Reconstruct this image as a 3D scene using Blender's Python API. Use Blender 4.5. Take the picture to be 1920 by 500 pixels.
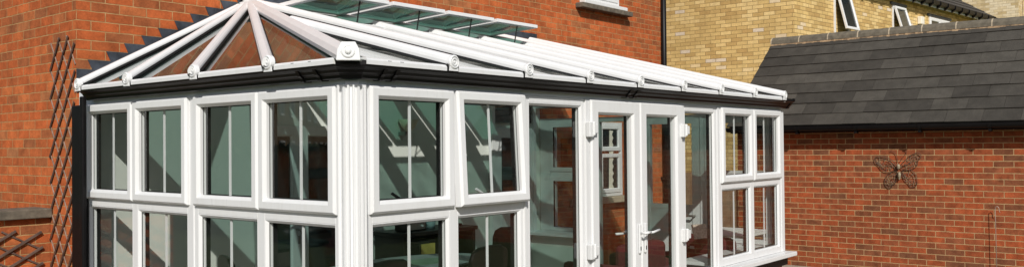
import bpy, bmesh, math, random
from mathutils import Vector, Matrix
R = math.radians
random.seed(7)
for o in list(bpy.data.objects): bpy.data.objects.remove(o)
sc = bpy.context.scene
col = sc.collection

# ------------------------------------------------------------------ camera
cd = bpy.data.cameras.new('camera'); co = bpy.data.objects.new('camera', cd); col.objects.link(co)
Rv = Vector((0.63387955, -0.77337727, -0.00918174)); Uv = Vector((-0.00482828, -0.01582801, 0.99986307)); Fv = Vector((0.7734167, 0.63374843, 0.01376713))
m3 = Matrix((Rv, Uv, -Fv)).transposed()
co.matrix_world = Matrix.Translation((-3.03418242, -3.58438163, 1.75028697)) @ m3.to_4x4()
cd.sensor_width = 36; cd.lens = 36 * 1633.42 / 1920; cd.clip_start = .05; cd.clip_end = 500
cd.shift_y = -0.0002
sc.camera = co

# ------------------------------------------------------------------ light
SUN = Vector((-.95, -1.0, .96)).normalized()
w = bpy.data.worlds.new('World'); sc.world = w; w.use_nodes = True
nt = w.node_tree; bg = nt.nodes['Background']; sky = nt.nodes.new('ShaderNodeTexSky')
sky.sky_type = 'NISHITA'; sky.sun_disc = False
sky.sun_elevation = math.asin(SUN.z); sky.sun_rotation = math.atan2(SUN.x, SUN.y)
sky.air_density = 1.0; sky.dust_density = 1.5
nt.links.new(sky.outputs[0], bg.inputs[0]); bg.inputs[1].default_value = .075
sl = bpy.data.lights.new('sun', 'SUN'); sl.energy = 4.2; sl.angle = R(.5); sl.color = (1, .965, .90)
so = bpy.data.objects.new('sun', sl); col.objects.link(so)
so.rotation_euler = SUN.to_track_quat('Z', 'Y').to_euler(); so.location = (-10, -10, 12)
sc.view_settings.view_transform = 'Standard'; sc.view_settings.look = 'None'
sc.view_settings.gamma = 1; sc.view_settings.exposure = 0.03
sc.cycles.transparent_max_bounces = 40; sc.cycles.max_bounces = 10
sc.cycles.caustics_reflective = False; sc.cycles.caustics_refractive = False

# ------------------------------------------------------------------ materials
def new_mat(name):
    m = bpy.data.materials.new(name); m.use_nodes = True
    n = m.node_tree.nodes; return m, n, m.node_tree.links, n['Principled BSDF']
def ramp(n, stops, interp='LINEAR'):
    r = n.new('ShaderNodeValToRGB'); r.color_ramp.interpolation = interp
    e = r.color_ramp.elements
    while len(e) < len(stops): e.new(.5)
    for i, (p, c) in enumerate(stops): e[i].position = p; e[i].color = (*c, 1)
    return r
def mixc(n, l, fac, a, b, mode='MIX'):
    x = n.new('ShaderNodeMix'); x.data_type = 'RGBA'; x.blend_type = mode
    for s, v in ((x.inputs[0], fac), (x.inputs[6], a), (x.inputs[7], b)):
        if hasattr(v, 'links'): l.new(v, s)
        elif isinstance(v, (int, float)): s.default_value = v
        else: s.default_value = (*v, 1)
    return x.outputs[2]
def noise(n, l, scale, detail=4, vec=None, rough=.55):
    x = n.new('ShaderNodeTexNoise'); x.inputs['Scale'].default_value = scale; x.inputs['Detail'].default_value = detail
    x.inputs['Roughness'].default_value = rough
    if vec is None:
        tc = n.new('ShaderNodeTexCoord'); vec = tc.outputs['Object']
    l.new(vec, x.inputs['Vector']); return x.outputs['Fac']
def plain(name, c, rough=.5, var=.1, nscale=6, metal=0, bump=0, bscale=80, spec=.5):
    m, n, l, b = new_mat(name)
    f = noise(n, l, nscale, 5)
    r = ramp(n, [(.3, [x * (1 - var) for x in c]), (.7, [min(1, x * (1 + var)) for x in c])]); l.new(f, r.inputs[0])
    l.new(r.outputs[0], b.inputs['Base Color']); b.inputs['Roughness'].default_value = rough
    b.inputs['Metallic'].default_value = metal; b.inputs['Specular IOR Level'].default_value = spec
    if bump:
        bp = n.new('ShaderNodeBump'); bp.inputs['Strength'].default_value = bump; bp.inputs['Distance'].default_value = .003
        l.new(noise(n, l, bscale, 6), bp.inputs['Height']); l.new(bp.outputs[0], b.inputs['Normal'])
    return m
def uv_wall(n, l, du=0, dv=0):
    """u runs along the wall whichever way it faces, v is height"""
    tc = n.new('ShaderNodeTexCoord'); sp = n.new('ShaderNodeSeparateXYZ'); l.new(tc.outputs['Object'], sp.inputs[0])
    sn = n.new('ShaderNodeSeparateXYZ'); l.new(tc.outputs['Normal'], sn.inputs[0])
    ab = n.new('ShaderNodeMath'); ab.operation = 'ABSOLUTE'; l.new(sn.outputs[0], ab.inputs[0])
    gt = n.new('ShaderNodeMath'); gt.operation = 'GREATER_THAN'; gt.inputs[1].default_value = .5; l.new(ab.outputs[0], gt.inputs[0])
    mx = n.new('ShaderNodeMix'); l.new(gt.outputs[0], mx.inputs[0]); l.new(sp.outputs[0], mx.inputs[2]); l.new(sp.outputs[1], mx.inputs[3])
    a = n.new('ShaderNodeMath'); a.operation = 'ADD'; a.inputs[1].default_value = du; l.new(mx.outputs[0], a.inputs[0])
    b = n.new('ShaderNodeMath'); b.operation = 'ADD'; b.inputs[1].default_value = dv; l.new(sp.outputs[2], b.inputs[0])
    cb = n.new('ShaderNodeCombineXYZ'); l.new(a.outputs[0], cb.inputs[0]); l.new(b.outputs[0], cb.inputs[1])
    return cb.outputs[0], tc.outputs['Object']
def brick(name, stops, mortar, mortar2, w=.225, h=.075, joint=.0052, dv=0, du=0, blotch=.25, weather=None):
    m, n, l, b = new_mat(name)
    uv, oc = uv_wall(n, l, du, dv)
    # slight waviness of the joints
    wn = n.new('ShaderNodeTexNoise'); wn.inputs['Scale'].default_value = 14; wn.inputs['Detail'].default_value = 3; l.new(uv, wn.inputs['Vector'])
    sub = n.new('ShaderNodeVectorMath'); sub.operation = 'SUBTRACT'; sub.inputs[1].default_value = (.5, .5, .5); l.new(wn.outputs['Color'], sub.inputs[0])
    scl = n.new('ShaderNodeVectorMath'); scl.operation = 'SCALE'; scl.inputs['Scale'].default_value = .009; l.new(sub.outputs[0], scl.inputs[0])
    add = n.new('ShaderNodeVectorMath'); add.operation = 'ADD'; l.new(uv, add.inputs[0]); l.new(scl.outputs[0], add.inputs[1])
    bt = n.new('ShaderNodeTexBrick'); l.new(add.outputs[0], bt.inputs['Vector'])
    bt.inputs['Color1'].default_value = (0, 0, 0, 1); bt.inputs['Color2'].default_value = (1, 1, 1, 1); bt.inputs['Mortar'].default_value = (.5, .5, .5, 1)
    bt.inputs['Scale'].default_value = 1; bt.inputs['Mortar Size'].default_value = joint; bt.inputs['Mortar Smooth'].default_value = .25
    bt.inputs['Brick Width'].default_value = w; bt.inputs['Row Height'].default_value = h; bt.offset = .5
    rp = ramp(n, stops); l.new(bt.outputs['Color'], rp.inputs[0])
    f1 = noise(n, l, 9, 6, oc, .65); f2 = noise(n, l, 60, 5, oc, .7); f3 = noise(n, l, .8, 3, oc)
    r1 = ramp(n, [(.3, (1 - blotch,) * 3), (.7, (1 + blotch * .6,) * 3)]); l.new(f1, r1.inputs[0])
    r2 = ramp(n, [(.3, (.8,) * 3), (.7, (1.15,) * 3)]); l.new(f2, r2.inputs[0])
    r3 = ramp(n, [(.35, (.88,) * 3), (.65, (1.08,) * 3)]); l.new(f3, r3.inputs[0])
    c = mixc(n, l, 1, rp.outputs[0], r1.outputs[0], 'MULTIPLY'); c = mixc(n, l, 1, c, r2.outputs[0], 'MULTIPLY'); c = mixc(n, l, 1, c, r3.outputs[0], 'MULTIPLY')
    mf = noise(n, l, 22, 4, oc)
    mr = ramp(n, [(.35, mortar), (.65, mortar2)]); l.new(mf, mr.inputs[0])
    c = mixc(n, l, bt.outputs['Fac'], c, mr.outputs[0])
    if weather:
        f4 = noise(n, l, 2.2, 6, oc, .7); r4 = ramp(n, [(.52, (0, 0, 0)), (.7, (1, 1, 1))]); l.new(f4, r4.inputs[0])
        mm = n.new('ShaderNodeMath'); mm.operation = 'MULTIPLY'; mm.inputs[1].default_value = .35; l.new(r4.outputs[0], mm.inputs[0])
        c = mixc(n, l, mm.outputs[0], c, weather)
    l.new(c, b.inputs['Base Color']); b.inputs['Roughness'].default_value = .9; b.inputs['Specular IOR Level'].default_value = .2
    inv = n.new('ShaderNodeMath'); inv.operation = 'MULTIPLY_ADD'; inv.inputs[1].default_value = -1; inv.inputs[2].default_value = 1; l.new(bt.outputs['Fac'], inv.inputs[0])
    ad = n.new('ShaderNodeMath'); ad.operation = 'MULTIPLY_ADD'; ad.inputs[1].default_value = .35; l.new(f2, ad.inputs[0]); l.new(inv.outputs[0], ad.inputs[2])
    bp = n.new('ShaderNodeBump'); bp.inputs['Strength'].default_value = .7; bp.inputs['Distance'].default_value = .006
    l.new(ad.outputs[0], bp.inputs['Height']); l.new(bp.outputs[0], b.inputs['Normal'])
    return m
def glass(name, tint, refl=1.0, ior=1.5, grime=.0):
    m, n, l, b = new_mat(name); n.remove(b); out = n['Material Output']
    t = n.new('ShaderNodeBsdfTransparent'); t.inputs[0].default_value = (*tint, 1)
    g = n.new('ShaderNodeBsdfGlossy'); g.inputs['Roughness'].default_value = 0.0; g.inputs[0].default_value = (1, 1, 1, 1)
    bn = n.new('ShaderNodeBump'); bn.inputs['Strength'].default_value = .05; bn.inputs['Distance'].default_value = .003
    l.new(noise(n, l, 1.5, 1), bn.inputs['Height']); l.new(bn.outputs[0], g.inputs['Normal'])
    fr = n.new('ShaderNodeFresnel'); fr.inputs[0].default_value = ior
    ge = n.new('ShaderNodeNewGeometry')
    iv = n.new('ShaderNodeMath'); iv.operation = 'SUBTRACT'; iv.inputs[0].default_value = 1; l.new(ge.outputs['Backfacing'], iv.inputs[1])
    mu = n.new('ShaderNodeMath'); mu.operation = 'MULTIPLY'; l.new(fr.outputs[0], mu.inputs[0]); l.new(iv.outputs[0], mu.inputs[1])
    m2 = n.new('ShaderNodeMath'); m2.operation = 'MULTIPLY'; m2.use_clamp = True; m2.inputs[1].default_value = refl; l.new(mu.outputs[0], m2.inputs[0])
    mx = n.new('ShaderNodeMixShader'); l.new(m2.outputs[0], mx.inputs[0]); l.new(t.outputs[0], mx.inputs[1]); l.new(g.outputs[0], mx.inputs[2])
    last = mx.outputs[0]
    if grime:
        d = n.new('ShaderNodeBsdfDiffuse'); d.inputs[0].default_value = (.7, .68, .62, 1)
        gr = ramp(n, [(.35, (0, 0, 0)), (.8, (grime,) * 3)]); l.new(noise(n, l, 7, 6), gr.inputs[0])
        m3_ = n.new('ShaderNodeMixShader'); l.new(gr.outputs[0], m3_.inputs[0]); l.new(last, m3_.inputs[1]); l.new(d.outputs[0], m3_.inputs[2]); last = m3_.outputs[0]
    l.new(last, out.inputs[0]); return m

def pvc_mat(name, c):
    m, n, l, b = new_mat(name)
    tc = n.new('ShaderNodeTexCoord'); mp = n.new('ShaderNodeMapping'); mp.inputs['Scale'].default_value = (22, 22, 1.6); l.new(tc.outputs['Object'], mp.inputs[0])
    st = noise(n, l, 1.0, 6, mp.outputs[0], .7); r1 = ramp(n, [(.30, (.95, .945, .93)), (.52, (1, 1, 1))]); l.new(st, r1.inputs[0])
    sp = noise(n, l, 26, 8, rough=.8); r2 = ramp(n, [(.27, (.86, .84, .79)), (.36, (1, 1, 1))]); l.new(sp, r2.inputs[0])
    x = mixc(n, l, 1, c, r1.outputs[0], 'MULTIPLY'); x = mixc(n, l, 1, x, r2.outputs[0], 'MULTIPLY')
    l.new(x, b.inputs['Base Color'])
    rr = ramp(n, [(.3, (.42,) * 3), (.7, (.26,) * 3)]); l.new(st, rr.inputs[0]); l.new(rr.outputs[0], b.inputs['Roughness'])
    return m
RED = [(0, (.31, .105, .042)), (.18, (.37, .105, .036)), (.38, (.43, .105, .032)), (.7, (.49, .115, .034)), (.92, (.53, .145, .045)), (1, (.36, .14, .058))]
M = dict(
 pvc=pvc_mat('white_upvc', (.71, .715, .72)),
 pvc_roof=plain('white_roof_cap', (.74, .745, .75), .35, .03, 9),
 beam=plain('eaves_beam_upvc', (.62, .65, .69), .4, .03, 3),
 gutter=plain('black_gutter_plastic', (.006, .0055, .006), .42, .2, 5, spec=.2),
 gasket=plain('black_rubber_gasket', (.01, .01, .01), .6),
 lead=plain('lead_flashing', (.055, .064, .080), .5, .5, 9, metal=.2, bump=.9, bscale=14),
 brick_house=brick('red_house_brick', RED, (.34, .19, .08), (.46, .28, .13), joint=.0043, dv=.036, blotch=.36),
 brick_dwarf=brick('red_dwarf_wall_brick', RED, (.36, .2, .1), (.5, .31, .17), dv=.03),
 brick_garage=brick('red_garage_brick', [(0, (.18, .072, .036)), (.2, (.24, .076, .033)), (.42, (.31, .076, .028)), (.8, (.37, .084, .029)), (1, (.27, .088, .04))], (.37, .235, .115), (.47, .31, .16), joint=.0055, dv=.0, blotch=.42, weather=(.17, .085, .045)),
 brick_yellow=brick('yellow_stock_brick', [(0, (.50, .32, .12)), (.25, (.60, .41, .16)), (.6, (.70, .49, .20)), (.93, (.76, .56, .26)), (.98, (.70, .58, .44))], (.24, .15, .055), (.34, .22, .10), joint=.005, dv=.01, blotch=.15),
 brick_yellow_dimmed=brick('dimmed_yellow_brick', [(0, (.14, .09, .05)), (.5, (.21, .135, .07)), (1, (.27, .18, .10))], (.16, .12, .08), (.2, .15, .1)),  # yellow brick painted brown so the house reflects dimly in the panes
 brick_pale=brick('pale_yellow_brick', [(0, (.50, .38, .20)), (.4, (.62, .50, .30)), (1, (.72, .62, .44))], (.42, .32, .2), (.5, .4, .26), blotch=.2, weather=(.34, .22, .09)),
 stone=plain('weathered_coping_stone', (.12, .10, .075), .9, .4, 14, bump=.8, bscale=60),
 sill_stone=plain('sandstone_sill', (.42, .35, .25), .85, .2, 14, bump=.4),
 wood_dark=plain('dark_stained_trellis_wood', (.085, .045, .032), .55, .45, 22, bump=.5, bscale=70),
 wood_sunlit=plain('sunlit_tone_trellis_wood', (.26, .17, .13), .6, .4, 22, bump=.5, bscale=70),  # same trellis wood, sunlight on the back slats put into a lighter colour
 ridge=plain('brown_ridge_tile', (.125, .108, .08), .9, .3, 14, bump=.6, bscale=50),
 vein=plain('lighter_rusted_wire', (.20, .15, .10), .6, .4, 30, metal=.3),
 wood_grey=plain('weathered_trellis_wood', (.10, .06, .045), .7, .4, 18, bump=.5, bscale=70),
 plaster=plain('painted_plaster', (.76, .77, .72), .7, .03, 2),
 glass=glass('window_glass', (.88, .90, .89), 1.2, 1.5, .0),
 roof_glass=glass('solar_tinted_roof_glass', (.46, .565, .54), 1.0, 1.55, .012),
 dusty_glass=glass('dusty_tinted_roof_glass', (.47, .58, .55), 1.2, 1.6, .38),
 vent_glass=glass('green_vent_glass', (.28, .45, .40), 1.2, 1.55),
 obscure=glass('obscure_glass', (.6, .66, .66), 1.5, 1.6, .5),
 dark_glass=plain('dark_window_pane', (.02, .025, .028), .05, .1, spec=1),
 floor=plain('beige_floor_tile', (.42, .37, .30), .5, .1, 4),
 sofa=plain('maroon_fabric', (.10, .015, .018), .85, .2, 30, bump=.4),
 darkwood=plain('dark_brown_furniture', (.016, .012, .010), .5, .3, 14),
 leather=plain('dark_brown_leather', (.016, .009, .008), .4, .2, 14),
 card=plain('yellow_card', (.55, .42, .10), .7, .15, 14),
 black=plain('black_plastic', (.012, .012, .012), .35),
 silver=plain('brushed_metal', (.35, .34, .32), .35, .1, metal=.8),
 cloth=plain('pale_green_cloth', (.30, .42, .30), .8, .1),
 cloth2=plain('pale_grey_cloth', (.42, .46, .45), .8, .1),
 jug=plain('pale_blue_ceramic', (.45, .6, .62), .3),
 rusty=plain('rusty_brown_metal', (.10, .06, .04), .65, .5, 30, metal=.4, bump=.5),
 bodystone=plain('weathered_pale_metal', (.27, .22, .15), .6, .4, 40, metal=.2, bump=.6),
 rod=plain('galvanised_rod', (.42, .33, .27), .5, .2, metal=.3),
 fence=plain('weathered_fence_board', (.22, .15, .09), .85, .3, 8, bump=.5),
 render=plain('white_paint', (.75, .75, .72), .6, .05),
 ventbox=plain('cream_plastic', (.80, .76, .66), .5),
 blind=plain('pale_blind_fabric', (.65, .62, .52), .8),
 lamp=plain('cream_lamp_glass', (.7, .62, .46), .5),
 bedding=plain('ridge_mortar', (.28, .19, .11), .95, .45, 30, bump=1, bscale=40),
 redfloor=plain('printed_card', (.62, .5, .42), .6, .3, 40),
)
def tiles(name, c1, c2, *_):
    m, n, l, b = new_mat(name)
    tc = n.new('ShaderNodeTexCoord'); sp = n.new('ShaderNodeSeparateXYZ'); l.new(tc.outputs['UV'], sp.inputs[0])
    r = ramp(n, [(0, c1), (1, c2)]); l.new(sp.outputs[0], r.inputs[0])
    f = noise(n, l, 5, 7, rough=.7); r1 = ramp(n, [(.3, (.74,) * 3), (.7, (1.22,) * 3)]); l.new(f, r1.inputs[0])
    f2 = noise(n, l, 90, 4); r2 = ramp(n, [(.3, (.82,) * 3), (.7, (1.18,) * 3)]); l.new(f2, r2.inputs[0])
    c = mixc(n, l, 1, r.outputs[0], r1.outputs[0], 'MULTIPLY'); c = mixc(n, l, 1, c, r2.outputs[0], 'MULTIPLY')
    mp = n.new('ShaderNodeMapping'); mp.inputs['Scale'].default_value = (3, 16, 3); l.new(tc.outputs['Object'], mp.inputs[0])
    f3 = noise(n, l, 2.2, 8, mp.outputs[0], rough=.8); r3 = ramp(n, [(.58, (0, 0, 0)), (.78, (.4,) * 3)]); l.new(f3, r3.inputs[0])
    c = mixc(n, l, r3.outputs[0], c, (.13, .12, .10))
    f4 = noise(n, l, 3.1, 8, mp.outputs[0], rough=.8); r4 = ramp(n, [(.60, (0, 0, 0)), (.75, (.5,) * 3)]); l.new(f4, r4.inputs[0])
    c = mixc(n, l, r4.outputs[0], c, (.014, .013, .012))
    l.new(c, b.inputs['Base Color']); b.inputs['Roughness'].default_value = .8; b.inputs['Specular IOR Level'].default_value = .2
    bp = n.new('ShaderNodeBump'); bp.inputs['Strength'].default_value = .5; bp.inputs['Distance'].default_value = .003
    l.new(f2, bp.inputs['Height']); l.new(bp.outputs[0], b.inputs['Normal'])
    return m
M['tile'] = tiles('dark_concrete_tile', (.044, .040, .034), (.072, .066, .056))
M['tile2'] = tiles('brown_grey_tile', (.05, .045, .042), (.075, .068, .062))

# ------------------------------------------------------------------ mesh helpers
class MB:
    def __init__(s): s.v = []; s.f = []; s.uv = {}
    def add(s, vs, fs):
        b = len(s.v); s.v += [tuple(p) for p in vs]; s.f += [tuple(b + i for i in f) for f in fs]; return s
    def box(s, x0, x1, y0, y1, z0, z1):
        x0, x1 = sorted((x0, x1)); y0, y1 = sorted((y0, y1)); z0, z1 = sorted((z0, z1))
        return s.add([(x, y, z) for z in (z0, z1) for y in (y0, y1) for x in (x0, x1)],
                     [(0, 2, 3, 1), (4, 5, 7, 6), (0, 1, 5, 4), (2, 6, 7, 3), (0, 4, 6, 2), (1, 3, 7, 5)])
    def prism(s, poly, vec):
        n = len(poly); a = [Vector(p) for p in poly]; vec = Vector(vec)
        return s.add(a + [p + vec for p in a], [tuple(range(n))[::-1], tuple(range(n, 2 * n))] + [(i, (i + 1) % n, n + (i + 1) % n, n + i) for i in range(n)])
    def beam(s, p, q, w, h, up=(0, 0, 1), ext=None):
        """rectangular bar from p to q, w across, h along up"""
        p = Vector(p); q = Vector(q); d = (q - p).normalized(); up = Vector(up); sd = d.cross(up).normalized(); u = sd.cross(d).normalized()
        c = [p + sd * a * w / 2 + u * b * h / 2 for a, b in ((-1, -1), (1, -1), (1, 1), (-1, 1))]
        return s.prism(c, q - p)
    def profile(s, p, q, pts, up=(0, 0, 1)):
        p = Vector(p); q = Vector(q); d = (q - p).normalized(); up = Vector(up); sd = d.cross(up).normalized(); u = sd.cross(d).normalized()
        return s.prism([p + sd * a + u * b for a, b in pts], q - p)
    def tube(s, pts, r, n=6, closed=False):
        pts = [Vector(p) for p in pts]; b = []; N = len(pts); vs = []
        ref = Vector((0, 0, 1))
        for i, p in enumerate(pts):
            a = pts[i - 1] if (i or closed) else p; c = pts[(i + 1) % N] if (i < N - 1 or closed) else p
            d = (c - a).normalized(); rr = ref if abs(d.dot(ref)) < .9 else Vector((1, 0.1, 0)).normalized()
            sd = d.cross(rr).normalized(); u = sd.cross(d)
            vs += [p + (sd * math.cos(t) + u * math.sin(t)) * r for t in [2 * math.pi * k / n for k in range(n)]]
        fs = []
        for i in range(N if closed else N - 1):
            j = (i + 1) % N
            fs += [(i * n + k, i * n + (k + 1) % n, j * n + (k + 1) % n, j * n + k) for k in range(n)]
        if not closed: fs += [tuple(range(n))[::-1], tuple((N - 1) * n + k for k in range(n))]
        return s.add(vs, fs)
    def lathe(s, o, axis, prof, n=20):
        """prof: (radius, height along axis)"""
        o = Vector(o); ax = Vector(axis).normalized(); rr = Vector((0, 0, 1)) if abs(ax.z) < .9 else Vector((1, 0, 0))
        sd = ax.cross(rr).normalized(); u = sd.cross(ax); vs = []; fs = []
        for r, h in prof: vs += [o + ax * h + (sd * math.cos(t) + u * math.sin(t)) * max(r, 1e-4) for t in [2 * math.pi * k / n for k in range(n)]]
        for i in range(len(prof) - 1): fs += [(i * n + k, i * n + (k + 1) % n, (i + 1) * n + (k + 1) % n, (i + 1) * n + k) for k in range(n)]
        fs += [tuple(range(n))[::-1], tuple((len(prof) - 1) * n + k for k in range(n))]
        return s.add(vs, fs)
    def ring(s, O, U, V, N, w, h, prof):
        """picture-frame: prof = closed list of (inset, out) swept round the w x h rectangle at O"""
        O, U, V, N = map(Vector, (O, U, V, N)); vs = []; fs = []; k = len(prof)
        for i, d in prof:
            for a, b in ((i, i), (w - i, i), (w - i, h - i), (i, h - i)): vs.append(O + U * a + V * b + N * d)
        for j in range(k):
            j2 = (j + 1) % k
            fs += [(j * 4 + c, j * 4 + (c + 1) % 4, j2 * 4 + (c + 1) % 4, j2 * 4 + c) for c in range(4)]
        return s.add(vs, fs)
    def obox(s, O, U, V, N, a0, a1, b0, b1, c0, c1):
        O, U, V, N = map(Vector, (O, U, V, N))
        return s.prism([O + U * a + V * b + N * c0 for a, b in ((a0, b0), (a1, b0), (a1, b1), (a0, b1))], N * (c1 - c0))
    def build(s, name, mat, parent=None, bevel=0, smooth=False, uvf=None):
        me = bpy.data.meshes.new(name); me.from_pydata(s.v, [], s.f)
        bm = bmesh.new(); bm.from_mesh(me); bmesh.ops.recalc_face_normals(bm, faces=bm.faces); bm.to_mesh(me); bm.free()
        if smooth:
            for p in me.polygons: p.use_smooth = True
        if uvf:
            ul = me.uv_layers.new(name='UVMap')
            for lp in me.loops: ul.data[lp.index].uv = (uvf[lp.vertex_index // 8], .5)
        me.materials.append(mat)
        o = bpy.data.objects.new(name, me); col.objects.link(o)
        if parent:
            o.parent = parent; o.matrix_parent_inverse = wm(parent).inverted()
        if bevel:
            b = o.modifiers.new('bevel', 'BEVEL'); b.width = bevel; b.segments = 2; b.limit_method = 'ANGLE'; b.angle_limit = R(40)
        return o
def wm(o):
    m = Matrix.LocRotScale(o.location, o.rotation_euler, o.scale)
    return (wm(o.parent) @ o.matrix_parent_inverse @ m) if o.parent else m
def thing(name, label, cat, loc=(0, 0, 0), group=None):
    o = bpy.data.objects.new(name, None); col.objects.link(o); o.location = loc; o.empty_display_size = .2
    return tag(o, label, cat, group)
def tag(o, label, cat, group=None):
    o['label'] = label; o['category'] = cat
    if group: o['group'] = group
    return o
def struct(o): o['kind'] = 'structure'; return o

X_, Y_, Z_ = Vector((1, 0, 0)), Vector((0, 1, 0)), Vector((0, 0, 1))

# ------------------------------------------------------------------ ground
struct(MB().box(-60, 80, -60, 80, -.4, 0).build('ground', plain('grass_ground', (.07, .11, .03), .95, .4, 3, bump=.8)))
struct(MB().box(-2.6, 9.05, -2.6, 3.2, -.1, .02).build('patio', brick('patio_slabs', [(0, (.30, .27, .22)), (1, (.40, .36, .30))], (.2, .18, .15), (.25, .22, .18), w=.6, h=.6, joint=.008)))

# ------------------------------------------------------------------ red brick house
HY = 3.2; HX = 9.0
house = thing('brick_house', 'two storey red brick house that the white conservatory is built against', 'house', (0, HY, 0))
MB().box(0, HX, HY, 12, 0, 5.6).build('wall', M['brick_house'], house)
rf = MB(); rf.prism([(-.4, 2.9, 5.55), (-.4, 12.3, 5.55), (-.4, 7.6, 8.6)], (HX + .8, 0, 0)); rf.build('roof', M['tile2'], house)
# stepped lead flashing following the roof line over the conservatory
SL = (3.07 - 2.2) / 1.66
fl = MB(); k = 0; zt = 2.43; pts = []
z0 = 2.364
pts = [(0, z0), (.12, z0)]
for k in range(1, 12):
    xk = .085 + (k - 1) * .1435; zk = z0 + k * .075; pts += [(xk, zk), (xk + .1435 + .035, zk)]
top = [(0, 2.18)] + pts + [(2.04, 3.19), (2.04, 2.9), (1.50, 2.9)]
fl.prism([(x, HY - .008, z) for x, z in top], (0, .006, 0))
fl.build('lead_flashing', M['lead'], house)
# lead lap seams
for k in range(1, 11):
    xk = .085 + (k - 1) * .1435; zk = z0 + k * .075
    MB().prism([(xk + .11, HY - .011, zk - .13), (xk + .116, HY - .011, zk - .13), (xk + .086, HY - .011, zk - .004), (xk + .08, HY - .011, zk - .004)], (0, .003, 0)).build('flashing_lap', M['lead'], house)
MB().box(2.05, 5.75, HY - .012, HY - .003, 3.09, 3.16).build('ridge_flashing', M['lead'], house)

def wall_window(parent, O, U, N, w, h, openings, mats=('pvc', 'dark_glass'), fw=.055, blind=None):
    """window set against a wall: ring frame + panes. openings = list of (a0,a1,b0,b1,open_angle)"""
    win = MB().ring(O, U, Z_, N, w, h, [(0, 0), (0, .03), (fw - .01, .03), (fw, .018), (fw, -.03), (0, -.03)]).build('window', M[mats[0]], parent, .003)
    for a0, a1, b0, b1, ang in openings:
        OO = Vector(O) + Vector(U) * a0 + Z_ * b0; NN = Vector(N); VV = Z_.copy()
        if ang:
            tp = OO + Z_ * (b1 - b0); VV = (Matrix.Rotation(-ang, 3, Vector(U)) @ Z_) if True else Z_
            if (tp - VV * (b1 - b0) - OO).dot(NN) < 0: VV = Matrix.Rotation(ang, 3, Vector(U)) @ Z_
            OO = tp - VV * (b1 - b0) + NN * .03
            NN = Vector(U).cross(VV); NN = NN if NN.dot(Vector(N)) > 0 else -NN
        s = MB().ring(OO, U, VV, NN, a1 - a0, b1 - b0, [(0, .0), (0, .04), (.05, .04), (.06, .025), (.06, 0)]).build('sash', M[mats[0]], win, .003)
        MB().obox(OO, U, VV, NN, .05, a1 - a0 - .05, .05, b1 - b0 - .05, .008, .016).build('pane', M[mats[1]], win)
    return win
# upstairs window
UW = wall_window(house, (6.82, HY, 3.725), X_, -Y_, .86, 1.15, [(.05, .43, .05, 1.1, 0), (.43, .81, .05, 1.1, 0)], fw=.06)
MB().box(6.72, 7.80, HY - .10, HY - .001, 3.672, 3.722).build('window_sill', M['pvc'], house, .006)
MB().box(6.62, 7.90, HY - .13, HY - .002, 3.60, 3.668).build('stone_sill', M['stone'], house, .01)
# downstairs window east of the conservatory
GW = wall_window(house, (6.55, HY, 1.02), X_, -Y_, 1.17, 1.04, [(.05, .60, .05, .60, 0), (.60, 1.12, .05, .60, 0), (.05, .6, .64, 1.0, 0), (.6, 1.12, .64, 1.0, 0)], fw=.05)
zz_ = [(7.37, HY - .024, 1.09)] + [(7.46 + (.035 if k % 2 else 0), HY - .024, 1.09 + k * .05) for k in range(18)] + [(7.40, HY - .024, 1.95)]
MB().prism(zz_, (0, .003, 0)).build('curtain', M['blind'], GW)
MB().box(6.45, 7.82, HY - .12, HY - .002, .93, 1.015).build('stone_sill', M['sill_stone'], house, .01)
dp = thing('downpipe', 'black round downpipe at the right hand end of the red brick house wall', 'downpipe', (8.93, HY - .05, 0))
MB().lathe((8.93, HY - .05, 0), Z_, [(.042, 0), (.042, 5.5)], 16).build('pipe', M['gutter'], dp, smooth=True)
for z in (1.2, 2.9, 4.6): MB().box(8.87, 8.99, HY - .10, HY - .002, z, z + .04).build('bracket', M['gutter'], dp)

# ------------------------------------------------------------------ conservatory
ct = thing('conservatory', 'white framed glazed conservatory with a hipped glass roof and black gutter', 'conservatory', (0, 0, 0))
T, ZB, ZS = 2.08, 1.3846, .63
ZM = ZB  # transom height
L = 5.82; DEP = 3.0
# dwarf walls and floor, inner plaster
for q in ((.26, 1.46, .02, .25), (4.27, L - .285, .02, .25), (.02, .255, .02, HY), (L - .28, L - .03, .02, .90), (L - .28, L - .03, 2.32, HY)):
    MB().box(*q, 0, ZS - .055).build('dwarf_wall', M['brick_dwarf'], ct)
for q, t_ in (((.28, 1.46, .2505, .27), ZS - .06), ((4.27, L - .315, .2505, .27), ZS - .06), ((.2555, .275, .25, HY - .04), ZS - .06), ((L - .31, L - .2805, .25, .9), ZS), ((L - .31, L - .2805, 2.32, HY - .04), ZS + .019)):
    MB().box(*q, .03, t_).build('inner_lining', M['plaster'], ct)
MB().box(.02, L - .03, .02, HY, .0, .03).build('floor_tiles', M['floor'], ct)
bw = MB(); bw.prism([(.02, HY - .035, .03), (L - .06, HY - .035, .03), (L - .06, HY - .035, 3.0), (1.52, HY - .035, 3.0), (.02, HY - .035, 2.21)], (0, .03, 0))
bw.build('plaster_wall', M['plaster'], ct)
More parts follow.
